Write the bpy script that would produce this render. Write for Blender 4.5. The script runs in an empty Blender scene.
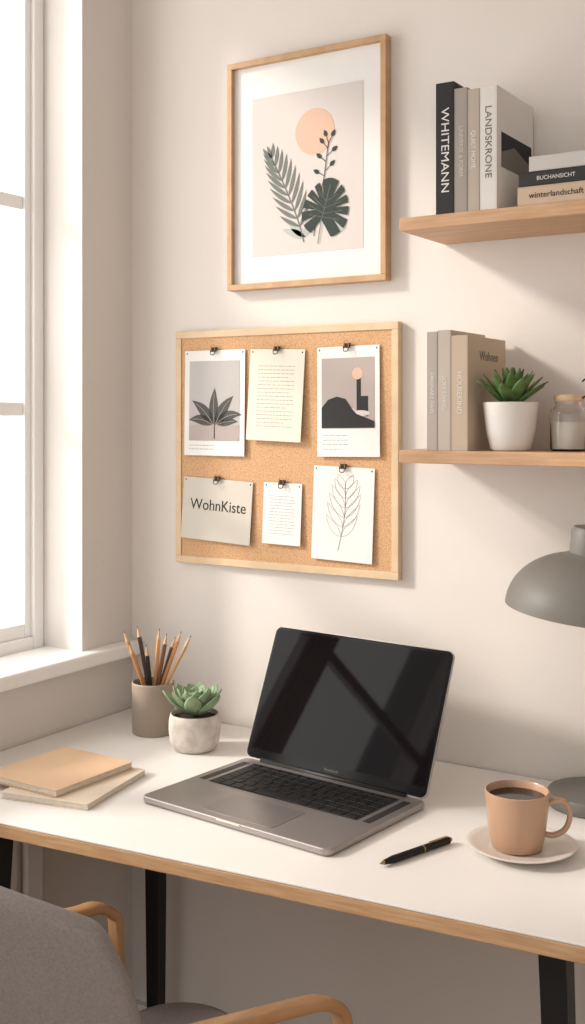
import bpy, math, random
from mathutils import Vector, Matrix
random.seed(7)
pi=math.pi
sc=bpy.context.scene
sc.view_settings.view_transform='Standard'
sc.view_settings.look='None'

# ------------------------------------------------------------ materials
def lin(c):
    return c/12.92 if c<=0.04045 else ((c+0.055)/1.055)**2.4
def rgb(r,g,b): return (lin(r/255),lin(g/255),lin(b/255),1)
def setp(b,k,v):
    if k in b.inputs: b.inputs[k].default_value=v
def M(name,col,rough=.6,metal=0,var=.04,nscale=8,bump=0,bscale=60,spec=.5,trans=0,stretch=(1,1,1),coat=0,col2=None,contrast=None,ior=1.45):
    m=bpy.data.materials.new(name); m.use_nodes=True
    nt=m.node_tree; b=nt.nodes['Principled BSDF']
    c=rgb(*col)
    setp(b,'Roughness',rough); setp(b,'Metallic',metal); setp(b,'Specular IOR Level',spec)
    setp(b,'Transmission Weight',trans); setp(b,'Coat Weight',coat); setp(b,'IOR',ior)
    tc=nt.nodes.new('ShaderNodeTexCoord'); mp=nt.nodes.new('ShaderNodeMapping')
    mp.inputs['Scale'].default_value=stretch
    nt.links.new(tc.outputs['Object'],mp.inputs['Vector'])
    n=nt.nodes.new('ShaderNodeTexNoise'); n.inputs['Scale'].default_value=nscale; n.inputs['Detail'].default_value=4
    nt.links.new(mp.outputs[0],n.inputs['Vector'])
    r=nt.nodes.new('ShaderNodeValToRGB')
    e=contrast or (.35,.65)
    r.color_ramp.elements[0].position=e[0]; r.color_ramp.elements[1].position=e[1]
    c2=rgb(*col2) if col2 else tuple(min(1,x*(1-var*2)) for x in c[:3])+(1,)
    r.color_ramp.elements[0].color=c2; r.color_ramp.elements[1].color=c
    nt.links.new(n.outputs['Fac'],r.inputs['Fac']); nt.links.new(r.outputs['Color'],b.inputs['Base Color'])
    if bump:
        n2=nt.nodes.new('ShaderNodeTexNoise'); n2.inputs['Scale'].default_value=bscale; n2.inputs['Detail'].default_value=5
        nt.links.new(mp.outputs[0],n2.inputs['Vector'])
        bp=nt.nodes.new('ShaderNodeBump'); bp.inputs['Strength'].default_value=bump; bp.inputs['Distance'].default_value=.002
        nt.links.new(n2.outputs['Fac'],bp.inputs['Height']); nt.links.new(bp.outputs['Normal'],b.inputs['Normal'])
    return m
m_wall=M('wall_paint',(223,216,209),.9,bump=.2,bscale=90,var=.015,nscale=2)
m_wallL=M('window_wall_paint',(219,213,207),.9,bump=.2,bscale=90,var=.015,nscale=2)
m_ceil=M('ceiling_paint',(238,234,230),.9)
m_floor=M('oak_floor',(176,140,104),.5,col2=(140,106,76),nscale=6,stretch=(1,9,1))
m_trim=M('white_trim',(242,240,238),.45,var=.01)
m_white=M('white_laminate',(232,228,223),.5,var=.01,spec=.35)
m_oak=M('oak_edge',(198,162,124),.5,col2=(178,140,102),nscale=14,stretch=(1,1,12),bump=.15)
m_oakx=M('oak_shelf',(208,170,134),.5,col2=(190,150,112),nscale=10,stretch=(1.2,14,14),bump=.15)
m_pine=M('pine_frame',(216,190,156),.5,col2=(208,180,144),nscale=10,stretch=(3,3,3),bump=.1)
m_oakf=M('oak_frame',(194,158,120),.5,col2=(182,144,106),nscale=10,stretch=(3,3,3),bump=.1)
m_bent=M('bentwood',(184,142,102),.4,col2=(164,122,84),nscale=12,stretch=(6,1,1))
m_black=M('black_metal',(22,21,22),.45,metal=.3)
m_cork=M('cork',(208,168,128),.95,col2=(184,138,98),nscale=330,contrast=(.34,.56),bump=.4,bscale=300)
m_alu=M('grey_aluminium',(166,159,157),.34,metal=.7,var=.01)
m_alu2=M('trackpad_glass',(154,147,145),.3,metal=.7,var=.01)
m_key=M('key_black',(17,16,17),.5)
m_well=M('key_well',(46,43,44),.5)
m_scr=M('screen_glass',(11,6,8),.04,spec=.16,var=0)
m_bez=M('screen_bezel',(5,5,6),.12,var=0,spec=.18)
m_grey=M('lamp_grey',(116,112,106),.5,var=.01)
m_greyin=M('lamp_inner',(225,220,210),.5)
m_taupe=M('taupe_ceramic',(160,145,131),.55,var=.02)
m_mug=M('mug_tan_glaze',(180,144,117),.35,var=.02,coat=.2)
m_coffee=M('coffee',(24,12,7),.12)
m_plate=M('saucer_ceramic',(222,213,204),.3,var=.01)
m_conc=M('pot_concrete',(212,205,196),.85,col2=(188,179,168),nscale=45,bump=.5,bscale=120)
m_potw=M('pot_white',(230,226,221),.5,var=.01)
m_soil=M('soil',(60,45,34),1,bump=.8)
m_succ=M('succulent_leaf',(146,166,132),.55,col2=(112,140,106),nscale=30)
m_agave=M('agave_leaf',(108,138,80),.45,col2=(64,94,50),nscale=30)
m_nb1=M('notebook_tan',(214,180,146),.7,var=.02)
m_nb2=M('notebook_cream',(216,200,180),.7,var=.02)
m_page=M('pages',(236,228,216),.85,col2=(214,204,190),nscale=60,stretch=(1,1,12))
m_paper=M('paper_white',(228,225,221),.8,var=.01)
m_cream=M('paper_cream',(224,216,200),.8,var=.01)
m_grp=M('paper_greige',(202,195,183),.8,var=.01)
m_print=M('print_bg',(208,200,195),.8,var=.01)
m_peach=M('print_peach',(214,178,156),.8,var=.01)
m_leafg=M('print_grey_green',(114,118,112),.8,var=.02)
m_leafd=M('print_dark_green',(52,62,56),.8,var=.03)
m_sage=M('print_sage',(180,184,177),.8)
m_ink=M('ink_black',(34,31,32),.7)
m_inkg=M('ink_grey',(120,114,108),.8)
m_mauve=M('photo_mauve',(174,161,156),.7,var=.03)
m_grph=M('photo_grey',(182,177,174),.7,var=.03)
m_brass=M('brass',(178,140,86),.3,metal=.9)
m_fab=M('grey_upholstery',(144,137,133),.95,bump=.4,bscale=400,col2=(132,125,122),nscale=300)
m_rad=M('radiator_enamel',(214,209,204),.5)
m_glass=M('clear_glass',(255,255,255),.02,var=0,trans=1)
m_wax=M('candle_wax',(236,229,216),.6)
B_={}
def bookm(n,c):
    if n not in B_: B_[n]=M('cover_'+n,c,.65,var=.02)
    return B_[n]

# ------------------------------------------------------------ helpers
def G(name,loc=(0,0,0),rot=(0,0,0),parent=None):
    e=bpy.data.objects.new(name,None); e.empty_display_size=.05
    sc.collection.objects.link(e); e.location=loc; e.rotation_euler=rot
    if parent: e.parent=parent
    return e
def mk(name,parent,verts,faces,mat,smooth=False,loc=(0,0,0),rot=(0,0,0),bevel=0,segs=2,sub=0,fixn=True):
    me=bpy.data.meshes.new(name); me.from_pydata([tuple(v) for v in verts],[],faces); me.update()
    if fixn:
        import bmesh
        bm=bmesh.new(); bm.from_mesh(me); bmesh.ops.recalc_face_normals(bm,faces=bm.faces); bm.to_mesh(me); bm.free()
    o=bpy.data.objects.new(name,me); sc.collection.objects.link(o)
    mats=mat if isinstance(mat,list) else [mat]
    for m in mats: me.materials.append(m)
    o.location=loc; o.rotation_euler=rot
    if parent: o.parent=parent
    if smooth:
        for p in me.polygons: p.use_smooth=True
    if bevel:
        b=o.modifiers.new('bev','BEVEL'); b.width=bevel; b.segments=segs; b.limit_method='ANGLE'; b.angle_limit=.6
    if sub:
        s=o.modifiers.new('sub','SUBSURF'); s.levels=sub; s.render_levels=sub
    return o
CF=[(0,1,3,2),(4,6,7,5),(0,4,5,1),(2,3,7,6),(0,2,6,4),(1,5,7,3)]
def boxv(c,s):
    return [(c[0]+s[0]/2*i,c[1]+s[1]/2*j,c[2]+s[2]/2*k) for i in(-1,1) for j in(-1,1) for k in(-1,1)]
def box(name,parent,c,s,mat,bevel=0,rot=(0,0,0)):
    return mk(name,parent,boxv((0,0,0),s),CF,mat,loc=c,rot=rot,bevel=bevel)
def boxes(name,parent,lst,mat,bevel=0,loc=(0,0,0),rot=(0,0,0)):
    V=[];F=[]
    for (c,s) in lst:
        n=len(V); V+=boxv(c,s); F+=[tuple(i+n for i in f) for f in CF]
    return mk(name,parent,V,F,mat,bevel=bevel,loc=loc,rot=rot)
def bb(x0,x1,y0,y1,z0,z1): return (((x0+x1)/2,(y0+y1)/2,(z0+z1)/2),(x1-x0,y1-y0,z1-z0))
def prism(name,parent,pts,z0,z1,mat,bevel=0,loc=(0,0,0),rot=(0,0,0),segs=2,smooth=False):
    n=len(pts); V=[(x,y,z0) for x,y in pts]+[(x,y,z1) for x,y in pts]
    F=[tuple(range(n-1,-1,-1)),tuple(range(n,2*n))]+[(i,(i+1)%n,n+(i+1)%n,n+i) for i in range(n)]
    return mk(name,parent,V,F,mat,bevel=bevel,loc=loc,rot=rot,segs=segs)
def rr(w,h,r,n=6,cx=0,cy=0):
    P=[]
    for (sx,sy,a0) in((1,1,0),(-1,1,90),(-1,-1,180),(1,-1,270)):
        for i in range(n+1):
            a=math.radians(a0+90*i/n)
            P.append((cx+sx*(w/2-r)+r*math.cos(a),cy+sy*(h/2-r)+r*math.sin(a)))
    return P
def lathe(name,parent,prof,mat,segs=48,loc=(0,0,0),rot=(0,0,0),smooth=True,mats=None):
    V=[];F=[];idx=[]
    for (r,z) in prof:
        if r<1e-6: idx.append([len(V)]); V.append((0,0,z))
        else:
            idx.append(list(range(len(V),len(V)+segs)))
            V+=[(r*math.cos(2*pi*i/segs),r*math.sin(2*pi*i/segs),z) for i in range(segs)]
    for a,b in zip(idx[:-1],idx[1:]):
        if len(a)==1 and len(b)==1: continue
        for i in range(segs):
            j=(i+1)%segs
            if len(a)==1: F.append((a[0],b[i],b[j]))
            elif len(b)==1: F.append((a[i],b[0],a[j]))
            else: F.append((a[i],b[i],b[j],a[j]))
    o=mk(name,parent,V,F,mat,loc=loc,rot=rot,smooth=smooth)
    if smooth:
        e=o.modifiers.new('es','EDGE_SPLIT'); e.split_angle=math.radians(50)
    return o
def catmull(P,n=8):
    P=[Vector(p) for p in P]; out=[]
    for i in range(len(P)-1):
        p0=P[max(i-1,0)];p1=P[i];p2=P[i+1];p3=P[min(i+2,len(P)-1)]
        for k in range(n):
            t=k/n
            out.append(.5*((2*p1)+(-p0+p2)*t+(2*p0-5*p1+4*p2-p3)*t*t+(-p0+3*p1-3*p2+p3)*t**3))
    out.append(P[-1]); return out
def sweep(name,parent,P,w,t,mat,n=8,side=(1,0,0),seg=8,smoothpath=True,square=False,loc=(0,0,0),rot=(0,0,0),taper=None):
    pts=catmull(P,n) if smoothpath else [Vector(p) for p in P]
    V=[];F=[];S0=Vector(side)
    for i,p in enumerate(pts):
        T=(pts[min(i+1,len(pts)-1)]-pts[max(i-1,0)]).normalized()
        S=(S0-T*S0.dot(T)).normalized(); U=T.cross(S)
        k=taper(i/(len(pts)-1)) if taper else 1
        for j in range(seg):
            a=2*pi*j/seg+(pi/seg)
            c,s=math.cos(a),math.sin(a)
            if square:
                e=.45; c=math.copysign(abs(c)**e,c); s=math.copysign(abs(s)**e,s)
            V.append(p+S*(w/2*k*c)+U*(t/2*k*s))
    for i in range(len(pts)-1):
        for j in range(seg):
            F.append((i*seg+j,i*seg+(j+1)%seg,(i+1)*seg+(j+1)%seg,(i+1)*seg+j))
    F.append(tuple(range(seg-1,-1,-1))); F.append(tuple(range((len(pts)-1)*seg,len(pts)*seg)))
    return mk(name,parent,V,F,mat,smooth=True,loc=loc,rot=rot)
def flat(name,parent,pts,mat,y=0,th=.0004):
    V=[(x,y-th,z) for x,z in pts]
    return mk(name,parent,V,[tuple(range(len(pts)))],mat,fixn=False)
def flats(name,parent,polys,mat,y=0):
    V=[];F=[]
    for pts in polys:
        k=len(V); V+=[(x,y,z) for x,z in pts]; F.append(tuple(range(k,k+len(pts))))
    return mk(name,parent,V,F,mat,fixn=False)
def rect(x0,x1,z0,z1): return [(x0,z0),(x1,z0),(x1,z1),(x0,z1)]
def ell(cx,cz,rx,rz,n=32,a0=0,a1=2*pi): return [(cx+rx*math.cos(a0+(a1-a0)*i/n),cz+rz*math.sin(a0+(a1-a0)*i/n)) for i in range(n if a1-a0>6 else n+1)]
def leaf2(x,z,a,L,W,n=8,bend=0):
    C=[];px,pz=x,z
    for i in range(n+1):
        s=i/n; an=a+bend*s
        C.append((px,pz,an)); px+=math.cos(an)*L/n; pz+=math.sin(an)*L/n
    A=[];B=[]
    for i,(cx,cz,an) in enumerate(C):
        s=i/n; w=W/2*math.sin(pi*s**.8)
        A.append((cx-w*math.sin(an),cz+w*math.cos(an)))
        if 0<i<n: B.append((cx+w*math.sin(an),cz-w*math.cos(an)))
    return A+B[::-1]
def cline(x,z,a,L,bend,n=8,e=1.0):
    C=[];px,pz=x,z
    for i in range(n+1):
        an=a+bend*i/n
        C.append((px,pz)); px+=math.cos(an)*L/n; pz+=math.sin(an)*L/n
    return C[:max(2,int(e*(n+1)))]
def stroke(pts,w):
    L=[];R=[]
    for i,p in enumerate(pts):
        a=pts[max(i-1,0)];b=pts[min(i+1,len(pts)-1)]
        dx,dz=b[0]-a[0],b[1]-a[1]; l=math.hypot(dx,dz) or 1
        L.append((p[0]-dz/l*w/2,p[1]+dx/l*w/2)); R.append((p[0]+dz/l*w/2,p[1]-dx/l*w/2))
    return L+R[::-1]
def text(name,parent,s,size,loc,rot,mat,ax='CENTER',ex=.0002,sx=1):
    cu=bpy.data.curves.new(name,'FONT'); cu.body=s; cu.size=size; cu.align_x=ax; cu.align_y='CENTER'; cu.extrude=ex
    o=bpy.data.objects.new(name+'_c',cu); sc.collection.objects.link(o)
    bpy.context.view_layer.update()
    dg=bpy.context.evaluated_depsgraph_get()
    me=bpy.data.meshes.new_from_object(o.evaluated_get(dg)); bpy.data.objects.remove(o)
    n=bpy.data.objects.new(name,me); sc.collection.objects.link(n)
    me.materials.clear(); me.materials.append(mat)
    n.location=loc; n.rotation_euler=rot; n.scale=(sx,1,1); n.parent=parent
    return n

# ------------------------------------------------------------ room shell
WX=-1.679
boxes('wall_back',None,[bb(WX-.25,1.6,0,.12,0,2.75)],m_wall)
WY0,WY1,WZ0,WZ1=-1.45,-.165,.885,2.52
boxes('wall_left',None,[bb(WX-.25,WX,WY1,0,0,2.75),bb(WX-.25,WX,WY0,WY1,0,WZ0-.01),bb(WX-.25,WX,WY0,WY1,WZ1,2.75),bb(WX-.25,WX,-3.2,WY0,0,2.75)],m_wallL)
boxes('wall_right',None,[bb(1.6,1.72,-3.2,.12,0,2.75)],m_wall)
boxes('floor',None,[bb(WX-.25,1.72,-3.2,.12,-.1,0)],m_floor)
boxes('ceiling',None,[bb(WX-.25,1.72,-3.2,.12,2.75,2.85)],m_ceil)
boxes('baseboard_back',None,[bb(WX,1.6,-.015,0,0,.09)],m_trim,bevel=.003)
boxes('baseboard_left',None,[bb(WX,WX+.015,-3.2,-.015,0,.09)],m_trim,bevel=.003)
# window
w=G('window_1',(-1.82,(WY0+WY1)/2,0))
hw=(WY1-WY0)/2
boxes('frame_stiles',w,[bb(-.03,.03,hw-.03,hw,WZ0,WZ1),bb(-.03,.03,-hw,-hw+.03,WZ0,WZ1),bb(-.03,.03,-.035,.035,WZ0+.045,WZ1-.04)],m_trim,bevel=.003)
boxes('frame_rails',w,[bb(-.029,.029,-hw+.03,hw-.03,WZ0,WZ0+.045),bb(-.029,.029,-hw+.03,hw-.03,WZ1-.04,WZ1)],m_trim,bevel=.003)
L=[];L2=[]
for (a,b) in((.035,hw-.03),(-hw+.03,-.035)):
    L+=[bb(-.02,.02,a,a+.02,WZ0+.045,WZ1-.04),bb(-.02,.02,b-.018,b,WZ0+.045,WZ1-.04)]
    L2+=[bb(-.019,.019,a+.02,b-.018,WZ0+.045,WZ0+.075),bb(-.019,.019,a+.02,b-.018,WZ1-.075,WZ1-.04)]
    for z in(1.425,1.872): L2.append(bb(-.014,.014,a+.02,b-.018,z-.015,z+.015))
boxes('sash_stiles',w,L,m_trim,bevel=.002)
boxes('sash_rails',w,L2,m_trim,bevel=.002)
boxes('trim_1',None,[bb(-1.79,WX+.035,WY0,-.002,WZ0-.01,WZ0+.02)],m_trim,bevel=.005)
# radiator
r=G('radiator',(WX+.045,-.75,0))
boxes('panel',r,[bb(-.02,.01,-.42,.42,.12,.64)],m_rad,bevel=.006)
boxes('fins',r,[bb(.01,.026,-.42+i*.07,-.42+i*.07+.05,.14,.62) for i in range(12)],m_rad,bevel=.006)
boxes('grille',r,[bb(-.02,.026,-.42,.42,.641,.65)],m_rad)
boxes('brackets',r,[bb(-.045,-.021,-.3,-.26,.0,.5),bb(-.045,-.021,.26,.3,.0,.5)],m_rad)

# ------------------------------------------------------------ desk
def fy(X): return -.681+(X+1.385)*.0861
d=G('desk',(-1.0,-.33,0))
x0,x1=WX+.004,-.33
pts=[(x0+1.0,fy(x0)+.33),(x1+1.0,fy(x1)+.33),(x1+1.0,.33-.003),(x0+1.0,.33-.003)]
prism('wood_core',d,pts,.7245,.7465,m_oak,bevel=.002)
prism('laminate_top',d,pts,.7466,.75,m_white,bevel=.001)
def dleg(n,xt,yt,xb,yb):
    mk(n,d,[(xt+sx*.019,yt+sy*.019,.7245) for sx in(-1,1) for sy in(-1,1)]+[(xb+sx*.014,yb+sy*.014,0) for sx in(-1,1) for sy in(-1,1)],
       [(0,1,3,2),(4,6,7,5),(0,4,5,1),(2,3,7,6),(0,2,6,4),(1,5,7,3)],m_black,bevel=.003)
dleg('leg_1',-.53,.23,-.545,.25); dleg('leg_2',-.46,-.28,-.49,-.30); dleg('leg_3',.497,-.21,.53,-.23); dleg('leg_4',.5,.23,.53,.25)
boxes('under_rails',d,[bb(-.53,.5,.215,.245,.69,.7245),bb(-.53,-.5,-.28,.213,.69,.7245),bb(.49,.52,-.2,.213,.69,.7245)],m_black)

# ------------------------------------------------------------ laptop
lp=G('laptop',(-1.038,-.370,.75),(0,0,math.radians(-6.3)))
LW,LD=.400,.280
prism('base',lp,rr(LW,LD,.014),.0015,.0125,m_alu,bevel=.003,segs=3)
prism('feet',lp,rr(LW-.06,LD-.06,.01),0,.0014,m_key)
box('keyboard_well',lp,(0,.052,.0129),(.320,.126,.0006),m_well)
K=[]
rows=[(.106,.012,14),(.0855,.0178,14),(.0640,.0178,14),(.0425,.0178,13),(.0210,.0178,12),(-.0005,.0184,0)]
for (yy,hh,n) in rows:
    if n:
        ww=.314/n
        for i in range(n): K.append(((-.157+ww*(i+.5),yy,.0140),(ww-.0024,hh,.0014)))
    else:
        xs=[-.157,-.134,-.111,-.088,-.060,.056,.084,.107,.130,.157]
        for a,b in zip(xs[:-1],xs[1:]): K.append((((a+b)/2,yy,.0140),(b-a-.0024,hh,.0014)))
boxes('keys',lp,K,m_key,bevel=.0005)
prism('trackpad',lp,rr(.152,.088,.005,cy=-.078),.0126,.0130,m_alu2)
boxes('speaker_grilles',lp,[((sx*.177,.052,.0128),(.014,.122,.0004)) for sx in(-1,1)],m_well)
box('front_notch',lp,(0,-LD/2+.0005,.0105),(.05,.004,.003),m_plate,bevel=.001)
sweep('hinge',lp,[(-.16,.135,.0135),(.16,.135,.0135)],.011,.011,m_key,smoothpath=False,side=(0,1,0),seg=12)
lid=G('lid',(0,.135,.015),(math.radians(90-22.5),0,0),lp)
LH=.253
prism('lid_shell',lid,rr(LW,LH,.013,cy=LH/2),-.0045,0,m_alu,bevel=.001)
prism('bezel',lid,rr(LW-.003,LH-.003,.012,cy=LH/2),0.0001,.0006,m_bez)
prism('screen',lid,rr(LW-.014,LH-.026,.006,cy=LH/2+.006),.0006,.0009,m_scr)
text('bezel_lettering',lid,'Notebook',.0075,(0,.0105,.0009),(0,0,0),m_inkg)

# ------------------------------------------------------------ mug, saucer, pen
s=G('saucer',(-.622,-.350,.75))
lathe('dish',s,[(0,0),(.045,0),(.05,.002),(.075,.010),(.082,.0135),(.0825,.015),(.081,.0155),(.072,.0125),(.05,.006),(.045,.005),(0,.005)],m_plate,64)
c=G('coffee_mug',(-.628,-.352,.7555),(0,0,math.radians(22)))
lathe('body',c,[(0,0),(.034,0),(.038,.003),(.042,.02),(.0457,.05),(.0488,.085),(.0488,.0865),(.0468,.0875),(.0454,.085),(.0425,.05),(.038,.02),(.034,.008),(0,.007)],m_mug,64)
lathe('coffee',c,[(0,.0765),(.0447,.0765),(.0446,.075),(0,.075)],m_coffee,48)
sweep('handle',c,[(.045,0,.069),(.061,0,.075),(.074,0,.069),(.078,0,.051),(.071,0,.032),(.055,0,.022),(.041,0,.023)],.011,.0085,m_mug,side=(0,1,0),seg=12)
p=G('pen',(-.75,-.448,.756),(0,0,math.atan2(.144,.048)))
def rod(n,par,x0,x1,r0,r1,mat,seg=20):
    return lathe(n,par,[(0,x0),(r0,x0),(r1,x1),(0,x1)],mat,seg,rot=(0,pi/2,0))
rod('barrel',p,-.05,.07,.0055,.0055,m_black); rod('grip',p,-.068,-.05,.0035,.0055,m_black); rod('tip',p,-.076,-.068,.0008,.0032,m_brass)
rod('band',p,.012,.015,.0058,.0058,m_brass); rod('end_cap',p,.07,.076,.0052,.003,m_brass)
box('clip',p,(.047,0,.0065),(.038,.003,.0012),m_brass)

# ------------------------------------------------------------ pencil cup
pc=G('pencil_cup',(-1.507,-.137,.75),(0,0,math.radians(32)))
lathe('cup',pc,[(0,0),(.041,0),(.0435,.003),(.0445,.103),(.0435,.1065),(.0425,.107),(.0412,.106),(.0408,.008),(0,.008)],m_taupe,56)
pcol=[(206,150,98),(60,44,38),(46,40,38),(214,160,108),(120,80,56),(206,148,96),(212,170,124),(196,138,90),(84,62,50)]
tips=[(-.062,.0,.212),(-.036,.02,.219),(-.012,-.02,.188),(.012,.01,.216),(.030,-.012,.210),(.058,.012,.210),(.080,-.005,.204),(-.048,-.022,.192),(.044,.024,.196)]
for i,(tx,ty,tz) in enumerate(tips):
    b0=Vector((-tx*.22,-ty*.5,.010)); t0=Vector((tx,ty,tz)); dv=t0-b0; Ln=dv.length
    q=dv.to_track_quat('Z','Y').to_euler()
    mat=M('pencil_paint_%d'%i,pcol[i],.4)
    pr=.0044
    lathe('pencil_%d'%(i+1),pc,[(0,0),(pr,0),(pr,Ln-.024),(0,Ln-.024)],mat,6,loc=b0,rot=q,smooth=False)
    lathe('pencil_wood_%d'%(i+1),pc,[(pr,Ln-.024),(.0012,Ln-.005)],m_nb1,10,loc=b0,rot=q)
    lathe('pencil_lead_%d'%(i+1),pc,[(.0012,Ln-.005),(0,Ln)],m_ink,8,loc=b0,rot=q)

# ------------------------------------------------------------ succulents
def leaves(name,parent,specs,mat):
    V=[];F=[];ns=10;nr=10
    for (az,p0,curve,L,W,T,r0,z0) in specs:
        k=len(V); x=r0;z=z0
        A=Matrix.Rotation(az,3,'Z')
        for i in range(ns):
            s=i/(ns-1); ang=p0+curve*s
            wd=W*(math.sin(pi*(s*.86+.10))**.75)
            if i==ns-1: wd=W*.05
            td=T*(1-.75*s)
            for j in range(nr):
                a=2*pi*j/nr
                u=math.cos(a)*wd/2; v=math.sin(a)*td/2+ (abs(math.cos(a))**2)*wd*.12
                V.append(A@Vector((x-math.sin(ang)*v,u,z+math.cos(ang)*v)))
            x+=math.cos(ang)*L/(ns-1); z+=math.sin(ang)*L/(ns-1)
        for i in range(ns-1):
            for j in range(nr): F.append((k+i*nr+j,k+i*nr+(j+1)%nr,k+(i+1)*nr+(j+1)%nr,k+(i+1)*nr+j))
        F.append(tuple(k+j for j in range(nr))[::-1]); F.append(tuple(k+(ns-1)*nr+j for j in range(nr)))
    return mk(name,parent,V,F,mat,smooth=True)
sp=G('potted_succulent',(-1.363,-.185,.75))
lathe('pot',sp,[(0,0),(.037,0),(.042,.003),(.049,.018),(.0515,.04),(.051,.058),(.0485,.070),(.0465,.0715),(.0445,.069),(.046,.055),(.045,.03),(0,.03)],m_conc,56)
lathe('soil',sp,[(0,.064),(.0448,.063),(.0448,.058),(0,.058)],m_soil,40)
S=[];N=36
for i in range(N):
    f=i/(N-1); az=i*2.39996
    S.append((az,math.radians(80-60*f),math.radians(16+24*f),.022+.052*f**.8,.018+.021*f,.010,.002+.008*f,.080-.009*f))
leaves('rosette',sp,S,m_succ)
sp2=G('potted_succulent',(-.722,-.135,1.35))
lathe('pot',sp2,[(0,0),(.031,0),(.035,.003),(.042,.035),(.0475,.080),(.0475,.083),(.046,.084),(.0445,.082),(.040,.05),(0,.05)],m_potw,56)
lathe('soil',sp2,[(0,.077),(.0438,.076),(.043,.070),(0,.070)],m_soil,40)
S=[];N=30
for i in range(N):
    f=i/(N-1); az=i*2.39996+.5
    S.append((az,math.radians(86-54*f),math.radians(2-10*f),.064+.004*f,.016+.006*f,.008,.001+.010*f,.080))
leaves('agave_rosette',sp2,S,m_agave)

# ------------------------------------------------------------ notebooks
def notebook(loc,rot,w,h,t,mat):
    g=G('notebook',loc,(0,0,rot))
    prism('cover_bottom',g,rr(w,h,.006),0,.0015,mat); prism('cover_top',g,rr(w,h,.006),t-.0015,t,mat,bevel=.0005)
    boxes('pages',g,[((.001,0,t/2),(w-.006,h-.006,t-.0032))],m_page); box('spine',g,(-w/2+.001,0,t/2),(.002,h-.016,t-.0032),mat)
    return g
notebook((-1.405,-.482,.75),math.radians(11),.175,.205,.011,m_nb2)
notebook((-1.452,-.470,.7612),math.radians(-1.5),.175,.198,.012,m_nb1)

# ------------------------------------------------------------ desk lamp
dl=G('desk_lamp',(-.590,-.086,.75))
lathe('base',dl,[(0,0),(.078,0),(.0805,.003),(.0805,.019),(.078,.023),(0,.024)],m_grey,64)
sweep('stem',dl,[(.055,.030,.02),(.056,.030,.25),(.060,.030,.54)],.012,.012,m_grey,seg=12)
sh=G('shade_pivot',(.0144,-.0895,.343),(0,math.radians(6),0),dl)
R=.132
prof=[]
for i in range(15):
    a=i/14*pi/2*.80
    prof.append((R*math.cos(a)**.9 if i else R, .090*math.sin(a)/math.sin(pi/2*.80)))
prof+=[(.038,.094),(.038,.130),(.034,.136),(0,.136)]
lathe('shade',sh,prof,m_grey,72)
lathe('shade_inner',sh,[(R,0),(R-.003,.001)]+[((R-.005)*math.cos(i/12*pi/2)**.9,.084*math.sin(i/12*pi/2)) for i in range(12)]+[(0,.084)],m_greyin,72)
lathe('bulb',sh,[(0,.01),(.02,.018),(.029,.04),(.022,.065),(.014,.082),(0,.082)],m_potw,24)
sweep('arm',dl,[(.029,-.0895,.475),(.050,-.06,.515),(.066,.0,.545),(.060,.030,.545)],.011,.011,m_grey,seg=12)

# ------------------------------------------------------------ shelves
for z in(1.760,1.350):
    g=G('wall_shelf',(-.53,-.095,z))
    box('board',g,(0,0,-.0115),(.758,.189,.023),m_oakx,bevel=.002)

def book(par,n,x0,x1,h,dpt,cm,y0=0,t=.002):
    cx=(x0+x1)/2; w=x1-x0
    boxes('book_%d_cover'%n,par,[((x0+t/2,y0+dpt/2,h/2),(t,dpt,h)),((x1-t/2,y0+dpt/2,h/2),(t,dpt,h)),((cx,y0+t/2,h/2),(w-2*t,t,h))],cm,bevel=.0005)
    box('book_%d_pages'%n,par,(cx,y0+dpt/2,h/2),(w-2*t-.0002,dpt-.006,h-.006),m_page)
SP=(pi/2,pi/2,0)
b1=G('books',(-.84,-.185,1.760))
book(b1,1,0,.034,.228,.165,bookm('black',(38,37,38)))
book(b1,2,.035,.0585,.214,.16,bookm('greige',(162,154,146)))
book(b1,3,.0595,.081,.209,.15,bookm('sand',(186,173,160)))
book(b1,4,.082,.1125,.210,.175,bookm('white',(224,220,215)))
text('spine_text_1',b1,'WHITEMANN',.021,(.017,-.0004,.110),SP,m_paper,sx=1.15)
text('spine_text_2',b1,'UNIVERSE & FORM',.0105,(.047,-.0004,.105),SP,m_print)
text('spine_text_3',b1,'QUIET HOME',.011,(.070,-.0004,.105),SP,m_paper)
text('spine_text_4',b1,'LANDSKRONE',.0165,(.097,-.0004,.115),SP,m_inkg,sx=1.15)
mk('cover_picture',b1,[(.1128,.02,.075),(.1128,.165,.075),(.1128,.165,.135),(.1128,.02,.135)],[(0,1,2,3)],m_ink,fixn=False)
mk('cover_picture_hill',b1,[(.1130,.02,.1),(.1130,.08,.118),(.1130,.165,.098),(.1130,.165,.075),(.1130,.02,.075)],[(0,1,2,3,4)],m_inkg,fixn=False)
b2=G('book_stack',(-.69,-.187,1.760))
def hbook(n,z0,z1,xa,xb,dpt,cm,y0=0,t=.0018):
    w=xb-xa;cx=(xa+xb)/2
    boxes('book_%d_cover'%n,b2,[((cx,y0+dpt/2,z0+t/2),(w,dpt,t)),((cx,y0+dpt/2,z1-t/2),(w,dpt,t)),((cx,y0+t/2,(z0+z1)/2),(w,t,z1-z0-2*t))],cm,bevel=.0005)
    box('book_%d_pages'%n,b2,(cx,y0+dpt/2,(z0+z1)/2),(w-.006,dpt-.006,z1-z0-2*t-.0002),m_page)
hbook(1,0,.031,0,.235,.16,bookm('tan',(202,179,155)))
hbook(2,.0315,.055,.002,.232,.155,bookm('charcoal',(50,50,50)))
hbook(3,.0555,.080,.02,.225,.15,bookm('greywhite',(204,200,196)))
FR=(pi/2,0,0)
text('spine_text_5',b2,'winterlandschaft',.014,(.066,-.0004,.0155),FR,m_ink)
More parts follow.
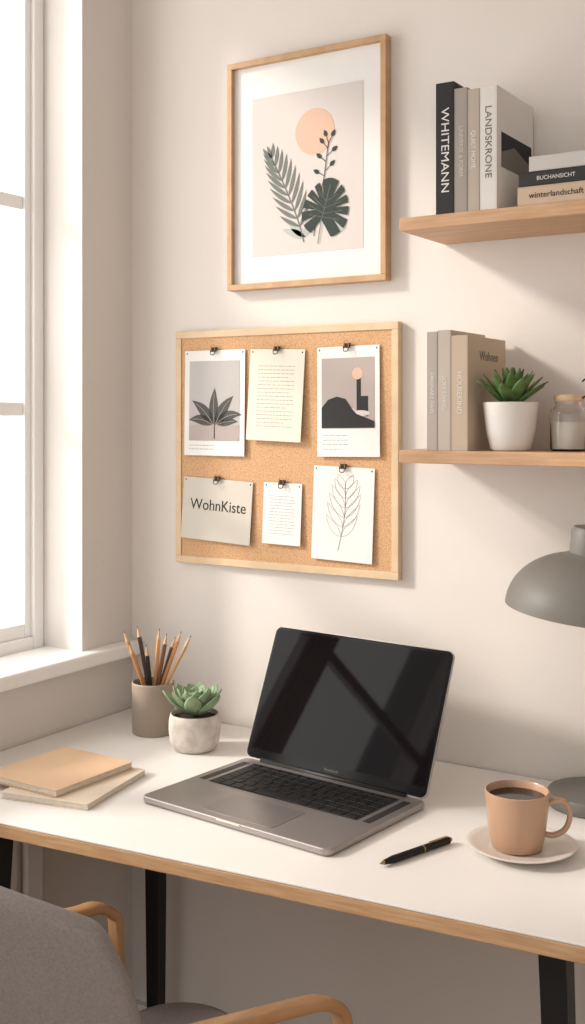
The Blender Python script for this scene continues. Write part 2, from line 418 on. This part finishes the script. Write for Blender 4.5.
text('spine_text_6',b2,'BUCHANSICHT',.0095,(.066,-.0004,.043),FR,m_paper)
b3=G('books',(-.857,-.185,1.350))
book(b3,1,0,.0195,.207,.15,bookm('stone',(184,174,165)))
book(b3,2,.0205,.0450,.209,.155,bookm('linen',(198,186,174)))
book(b3,3,.046,.0765,.199,.175,bookm('warmtan',(200,182,160)))
text('spine_text_7',b3,'ORDINARY DAYS',.009,(.0098,-.0004,.10),SP,m_paper)
text('spine_text_8',b3,'SOFT LIVING',.0105,(.033,-.0004,.10),SP,m_paper)
text('spine_text_9',b3,'HOUSEKIND',.013,(.061,-.0004,.10),SP,m_paper)
text('cover_text',b3,'Wohnen',.024,(.0768,.095,.165),(pi/2,0,pi/2),m_inkg)
# jar
j=G('glass_jar',(-.632,-.10,1.350))
lathe('glass',j,[(0,0),(.028,0),(.0305,.003),(.031,.06),(.029,.071),(.022,.078),(.022,.085),(.0205,.085),(.0205,.078),(.027,.070),(.029,.06),(.0288,.004),(0,.003)],m_glass,48)
lathe('wax',j,[(0,.0035),(.0282,.0045),(.0284,.050),(0,.050)],m_wax,40)
lathe('lid',j,[(0,.0855),(.024,.0855),(.0245,.087),(.0245,.093),(.023,.096),(0,.097)],m_pine,40)
sweep('wire_clasp',j,[(.024,0,.09),(.034,0,.098),(.036,0,.112),(.030,0,.122),(.024,0,.118)],.003,.003,m_black,side=(0,1,0))

# ------------------------------------------------------------ framed print
f=G('framed_botanical_print',(-1.210,0,1.9148))
W2,H2=.189,.240
bw=.0125
boxes('frame',f,[bb(-W2,W2,-.024,-.001,H2-bw,H2),bb(-W2,W2,-.024,-.001,-H2,-H2+bw),bb(-W2,-W2+bw,-.024,-.001,-H2+bw,H2-bw),bb(W2-bw,W2,-.024,-.001,-H2+bw,H2-bw)],m_oakf,bevel=.0012)
box('mat_board',f,(0,-.008,0),(2*W2-2*bw,.010,2*H2-2*bw),m_paper)
flat('print',f,rect(-.131,.134,-.172,.160),m_print,y=-.0131)
flat('sun_disc',f,ell(.022,.073,.046,.047,48),m_peach,y=-.0136)
flats('sage_leaves',f,[leaf2(.0,-.14,math.radians(a),.06,.018) for a in(160,140,75)]+[ell(.075,-.125,.02,.012,20)],m_sage,y=-.0141)
st=[]
for i in range(12):
    s=i/11; st.append((-.004-.078*s**1.25, -.150+.180*s))
polys=[stroke(st,.0022)]
for i in range(2,12):
    s=i/11; x,z=st[i]; L=.058*(math.sin(pi*(.2+.66*s)))+.008
    polys.append(leaf2(x,z,math.radians(112+50-22*s),L,.0088,bend=-.25)); polys.append(leaf2(x,z,math.radians(112-54+20*s),L,.0088,bend=.25))
polys.append(leaf2(st[-1][0],st[-1][1],math.radians(112),.03,.008))
flats('palm_frond',f,polys,m_leafg,y=-.0144)
tw=[(.020,-.14),(.030,-.08),(.045,-.02),(.052,.03),(.055,.045)]
polys=[stroke(tw,.0018)]
for (x,z,a) in [(.045,-.02,150),(.047,-.01,40),(.049,.008,140),(.051,.02,35),(.053,.035,130),(.055,.045,60),(.055,.045,110)]:
    ex,ez=x+.014*math.cos(math.radians(a)),z+.014*math.sin(math.radians(a))
    polys.append(stroke([(x,z),(ex,ez)],.0014)); polys.append(leaf2(ex,ez,math.radians(a),.016,.009))
flats('twig',f,polys,m_leafd,y=-.0147)
pts=[];cx,cz,Rm=.048,-.088,.054
TIP=75
def outl(a):
    dd=math.radians(a-TIP)
    return Rm*(.98+.20*max(0,math.cos(dd))**6+.10*max(0,-math.cos(dd))*abs(math.sin(dd))*2)
slits=[-50,-22,6,32,56,100,122,148,176,204]
cur=-78.0
while cur<=232:
    near=[q for q in slits if abs(cur-q)<4.6]
    if near:
        q=near[0]
        for (dq,k) in((-4.2,1.0),(-2.2,.62),(0,.36),(2.2,.62),(4.2,1.0)):
            a=math.radians(q+dq); rr_=outl(q+dq)*k
            pts.append((cx+rr_*math.cos(a),cz+rr_*math.sin(a)))
        cur=q+6
    else:
        a=math.radians(cur); pts.append((cx+outl(cur)*math.cos(a),cz+outl(cur)*math.sin(a))); cur+=2
pts.append((cx-.010,cz-Rm*.35))
flat('monstera_leaf',f,pts,m_leafd,y=-.0149)
flats('monstera_ribs',f,[stroke([(cx-.008,cz-.018),(cx+.012,cz+.05)],.0014),stroke([(cx-.009,cz-.018),(cx-.014,cz-.045),(cx-.018,cz-.068)],.002)]+[stroke([(cx-.008+.02*t,cz-.018+.068*t),(cx+.040*math.cos(math.radians(q)),cz+.040*math.sin(math.radians(q)))],.0009) for q,t in((-36,.05),(-8,.15),(19,.3),(44,.5),(111,.5),(135,.3),(162,.15),(190,.05))],m_leafg,y=-.0156)

# ------------------------------------------------------------ cork board
cb=G('cork_board',(-1.269,0,1.3422))
W2,H2=.272,.2515
bw=.015
boxes('frame',cb,[bb(-W2,W2,-.0175,-.001,H2-bw,H2),bb(-W2,W2,-.0175,-.001,-H2,-H2+bw),bb(-W2,-W2+bw,-.0175,-.001,-H2+bw,H2-bw),bb(W2-bw,W2,-.0175,-.001,-H2+bw,H2-bw)],m_pine,bevel=.0012)
box('cork',cb,(0,-.008,0),(2*W2-2*bw,.013,2*H2-2*bw),m_cork)
def clip(par):
    V=[(-.008,-.006,-.004),(.008,-.006,-.004),(.008,-.001,.006),(-.008,-.001,.006),(-.008,.0,.006),(.008,.0,.006)]
    mk('clip_body',par,V+[(v[0],v[1]+.001,v[2]) for v in V],[(0,1,2,3),(3,2,5,4),(6,9,8,7),(9,10,11,8),(0,6,7,1),(0,3,9,6),(1,7,8,2)],m_ink,loc=(0,-.001,0))
    sweep('clip_handle',par,[(-.005,-.006,-.002),(-.004,-.008,.008),(0,-.008,.011),(.004,-.008,.008),(.005,-.006,-.002)],.0016,.0016,m_brass,side=(0,1,0),seg=6)
    sweep('clip_grip',par,[(-.006,-.008,-.004),(-.004,-.009,-.010),(.004,-.009,-.010),(.006,-.008,-.004)],.0018,.0018,m_ink,side=(0,1,0),seg=6)
def card(name,xc,ztop,w,h,mat,rx=-1.5,ry=0):
    g=G(name,(xc,-.0176,ztop),(math.radians(rx),math.radians(ry),0))
    box('sheet',g,(0,0,-h/2),(w,.0008,h),mat); clip(g)
    flats('pins',g,[ell(sx*(w/2-.006),-.006,.0018,.0018,10) for sx in(-1,1)],m_ink,y=-.0006)
    return g
def lines(g,x0,x1,z0,z1,n,mat,wt=.0014,y=-.0006):
    P=[]
    for i in range(n):
        z=z0+(z1-z0)*i/(n-1); x=x0; e=x1-(random.random()*.25*(x1-x0) if i%4==3 else 0)
        while x<e:
            l=min(.004+random.random()*.010,e-x); P.append(rect(x,x+l,z-wt/2,z+wt/2)); x+=l+.0018
    flats('text_lines',g,P,mat,y=y)
g=card('botanical_photo_card',-1.435,1.551,.158,.226,m_paper,-1)
flat('photo',g,rect(-.066,.066,-.194,-.023),m_grph,y=-.0005)
flat('photo_ground',g,rect(-.066,.066,-.194,-.160),m_mauve,y=-.0008)
LV=[(96,.080,.024,-.25),(66,.078,.025,-.5),(124,.078,.025,.5),(44,.072,.023,-1.0),(150,.066,.022,.8),(20,.056,.018,-.5)]
m_pp=M('photo_plant',(84,82,80),.8,var=.05)
flats('plant',g,[leaf2(.002+.006*math.cos(math.radians(a)),-.160,math.radians(a),L,w_,12,b) for a,L,w_,b in LV]+[stroke([(.002,-.190),(.002,-.156)],.0035)],m_pp,y=-.0012)
flats('plant_ribs',g,[stroke(cline(.002+.006*math.cos(math.radians(a)),-.160,math.radians(a),L,b,12,.85),.0009) for a,L,w_,b in LV],m_mauve,y=-.0016)
lines(g,-.066,0,-.204,-.212,2,m_inkg,.001)
g=card('handwritten_note',-1.275,1.548,.134,.190,m_cream,-2.5,2)
lines(g,-.045,.045,-.035,-.160,17,m_inkg,.0009)
g=card('landscape_photo_card',-1.109,1.549,.142,.220,m_paper,-1,-.8)
flat('photo',g,rect(-.060,.060,-.163,-.023),m_mauve,y=-.0005)
flat('sun',g,ell(.022,-.055,.012,.012,24),m_peach,y=-.0009)
flats('tower',g,[rect(.020,.030,-.14,-.06),rect(.030,.046,-.14,-.10)],m_ink,y=-.0010)
flat('hills',g,[(-.060,-.163),(.060,-.163),(.060,-.150),(.02,-.135),(.01,-.125),(-.005,-.105),(-.025,-.100),(-.045,-.106),(-.06,-.122)],m_ink,y=-.0012)
flats('white_blooms',g,[leaf2(-.01,-.158,math.radians(a),.035,.009) for a in(50,75,100,130)]+[ell(-.005,-.128,.022,.006,16),ell(.028,-.134,.022,.006,16)],m_print,y=-.0015)
lines(g,-.058,.0,-.178,-.205,4,m_inkg,.001)
g=card('name_card',-1.4265,1.275,.181,.133,m_grp,-2.2,2.5)
text('lettering',g,'WohnKiste',.033,(.004,-.0007,-.058),FR,m_ink,sx=.95)
g=card('handwritten_note',-1.262,1.272,.093,.127,m_paper,-2,1)
lines(g,-.030,.032,-.028,-.105,13,m_inkg,.0008)
g=card('leaf_sketch_card',-1.1175,1.3085,.139,.188,m_paper,-1,1.5)
P=[]
st=[(-.008+.014*math.sin(i/13*2),-.168+.125*i/13) for i in range(14)]
P.append(stroke(st,.0011))
for i in range(3,14,2):
    x,z=st[i]; s=i/13; L=.062*math.sin(pi*(.22+.6*s))
    for an in(90+50-10*s,90-50+10*s):
        o=leaf2(x,z,math.radians(an),L,.015,10,bend=.3 if an<90 else -.3); o.append(o[0]); P.append(stroke(o,.0007))
flats('drawing',g,P,m_inkg,y=-.0007)

# ------------------------------------------------------------ armchair
ch=G('armchair',(-.965,-.848,0),(0,0,math.radians(-11.5)))
NA,NB=17,15;V=[];F=[]
for jb in range(NB):
    b=-1+2*jb/(NB-1)
    for ia in range(NA):
        a=-1+2*ia/(NA-1)
        xc=a*math.sqrt(1-b*b/2); yc=b*math.sqrt(1-a*a/2)
        X_=.6*xc+.4*a; Y_=.6*yc+.4*b
        ph=X_*1.0; z=.680+Y_*.215
        Rr=.205+.01*Y_
        V.append((Rr*math.sin(ph)*1.0,-Rr*math.cos(ph)-(z-.665)*.12-.0,z))
for jb in range(NB-1):
    for ia in range(NA-1):
        k=jb*NA+ia; F.append((k,k+1,k+NA+1,k+NA))
o=mk('backrest',ch,V,F,m_fab,smooth=True,fixn=False)
sm=o.modifiers.new('so','SOLIDIFY'); sm.thickness=.032; sm.offset=1
ss=o.modifiers.new('su','SUBSURF'); ss.levels=2; ss.render_levels=2
o=prism('seat',ch,rr(.42,.46,.10,8,cy=.04),.425,.50,m_fab,bevel=.022,segs=5)
prism('seat_frame',ch,rr(.38,.42,.08,8,cy=.04),.405,.4245,m_bent)
for i,sx in enumerate((-1,1)):
    dz=-.018 if sx<0 else 0
    sweep('arm_and_front_leg_%d'%(i+1),ch,[(sx*.176,-.150,.700),(sx*.187,-.09,.702),(sx*.207,-.01,.698+dz/2),(sx*.222,.07,.690+dz),(sx*.229,.112,.683+dz),(sx*.232,.142,.664+dz),(sx*.233,.152,.62),(sx*.232,.155,.5),(sx*.232,.165,.25),(sx*.235,.18,0)],.026,.015,m_bent,seg=12,square=True,side=(1,0,0))
    sweep('rear_leg_%d'%(i+1),ch,[(sx*.15,-.12,.42),(sx*.175,-.2,.2),(sx*.19,-.25,0)],.028,.028,m_bent,seg=12)
boxes('cross_rail',ch,[((0,.155,.415),(.45,.022,.03)),((0,-.13,.415),(.32,.022,.03)),((0,-.195,.46),(.06,.02,.12))],m_bent,bevel=.004)

# ------------------------------------------------------------ light
wd=bpy.data.worlds.new('world'); sc.world=wd; wd.use_nodes=True
bg=wd.node_tree.nodes['Background']; bg.inputs[0].default_value=(1,.975,.95,1); bg.inputs[1].default_value=1.18
sl=bpy.data.lights.new('sun','SUN'); sl.energy=3.1; sl.angle=math.radians(8); sl.color=(1,.92,.83)
so=bpy.data.objects.new('sun',sl); sc.collection.objects.link(so)
so.rotation_euler=Vector((.75,.45,-.45)).to_track_quat('-Z','Y').to_euler(); so.location=(-4,-2,4)
al=bpy.data.lights.new('window_daylight','AREA'); al.shape='RECTANGLE'; al.size=1.6; al.size_y=1.25; al.energy=18; al.color=(1,.98,.95)
ao=bpy.data.objects.new('window_daylight',al); sc.collection.objects.link(ao); ao.location=(-2.05,-.8,1.7); ao.rotation_euler=(0,math.radians(-90),0)

cam=bpy.data.cameras.new('camera'); co=bpy.data.objects.new('camera',cam); sc.collection.objects.link(co)
co.location=(0,-2,1.41); co.rotation_euler=(pi/2,0,math.radians(32))
cam.sensor_width=36; cam.lens=40.08; cam.shift_y=-.09375; cam.clip_start=.02
sc.camera=co
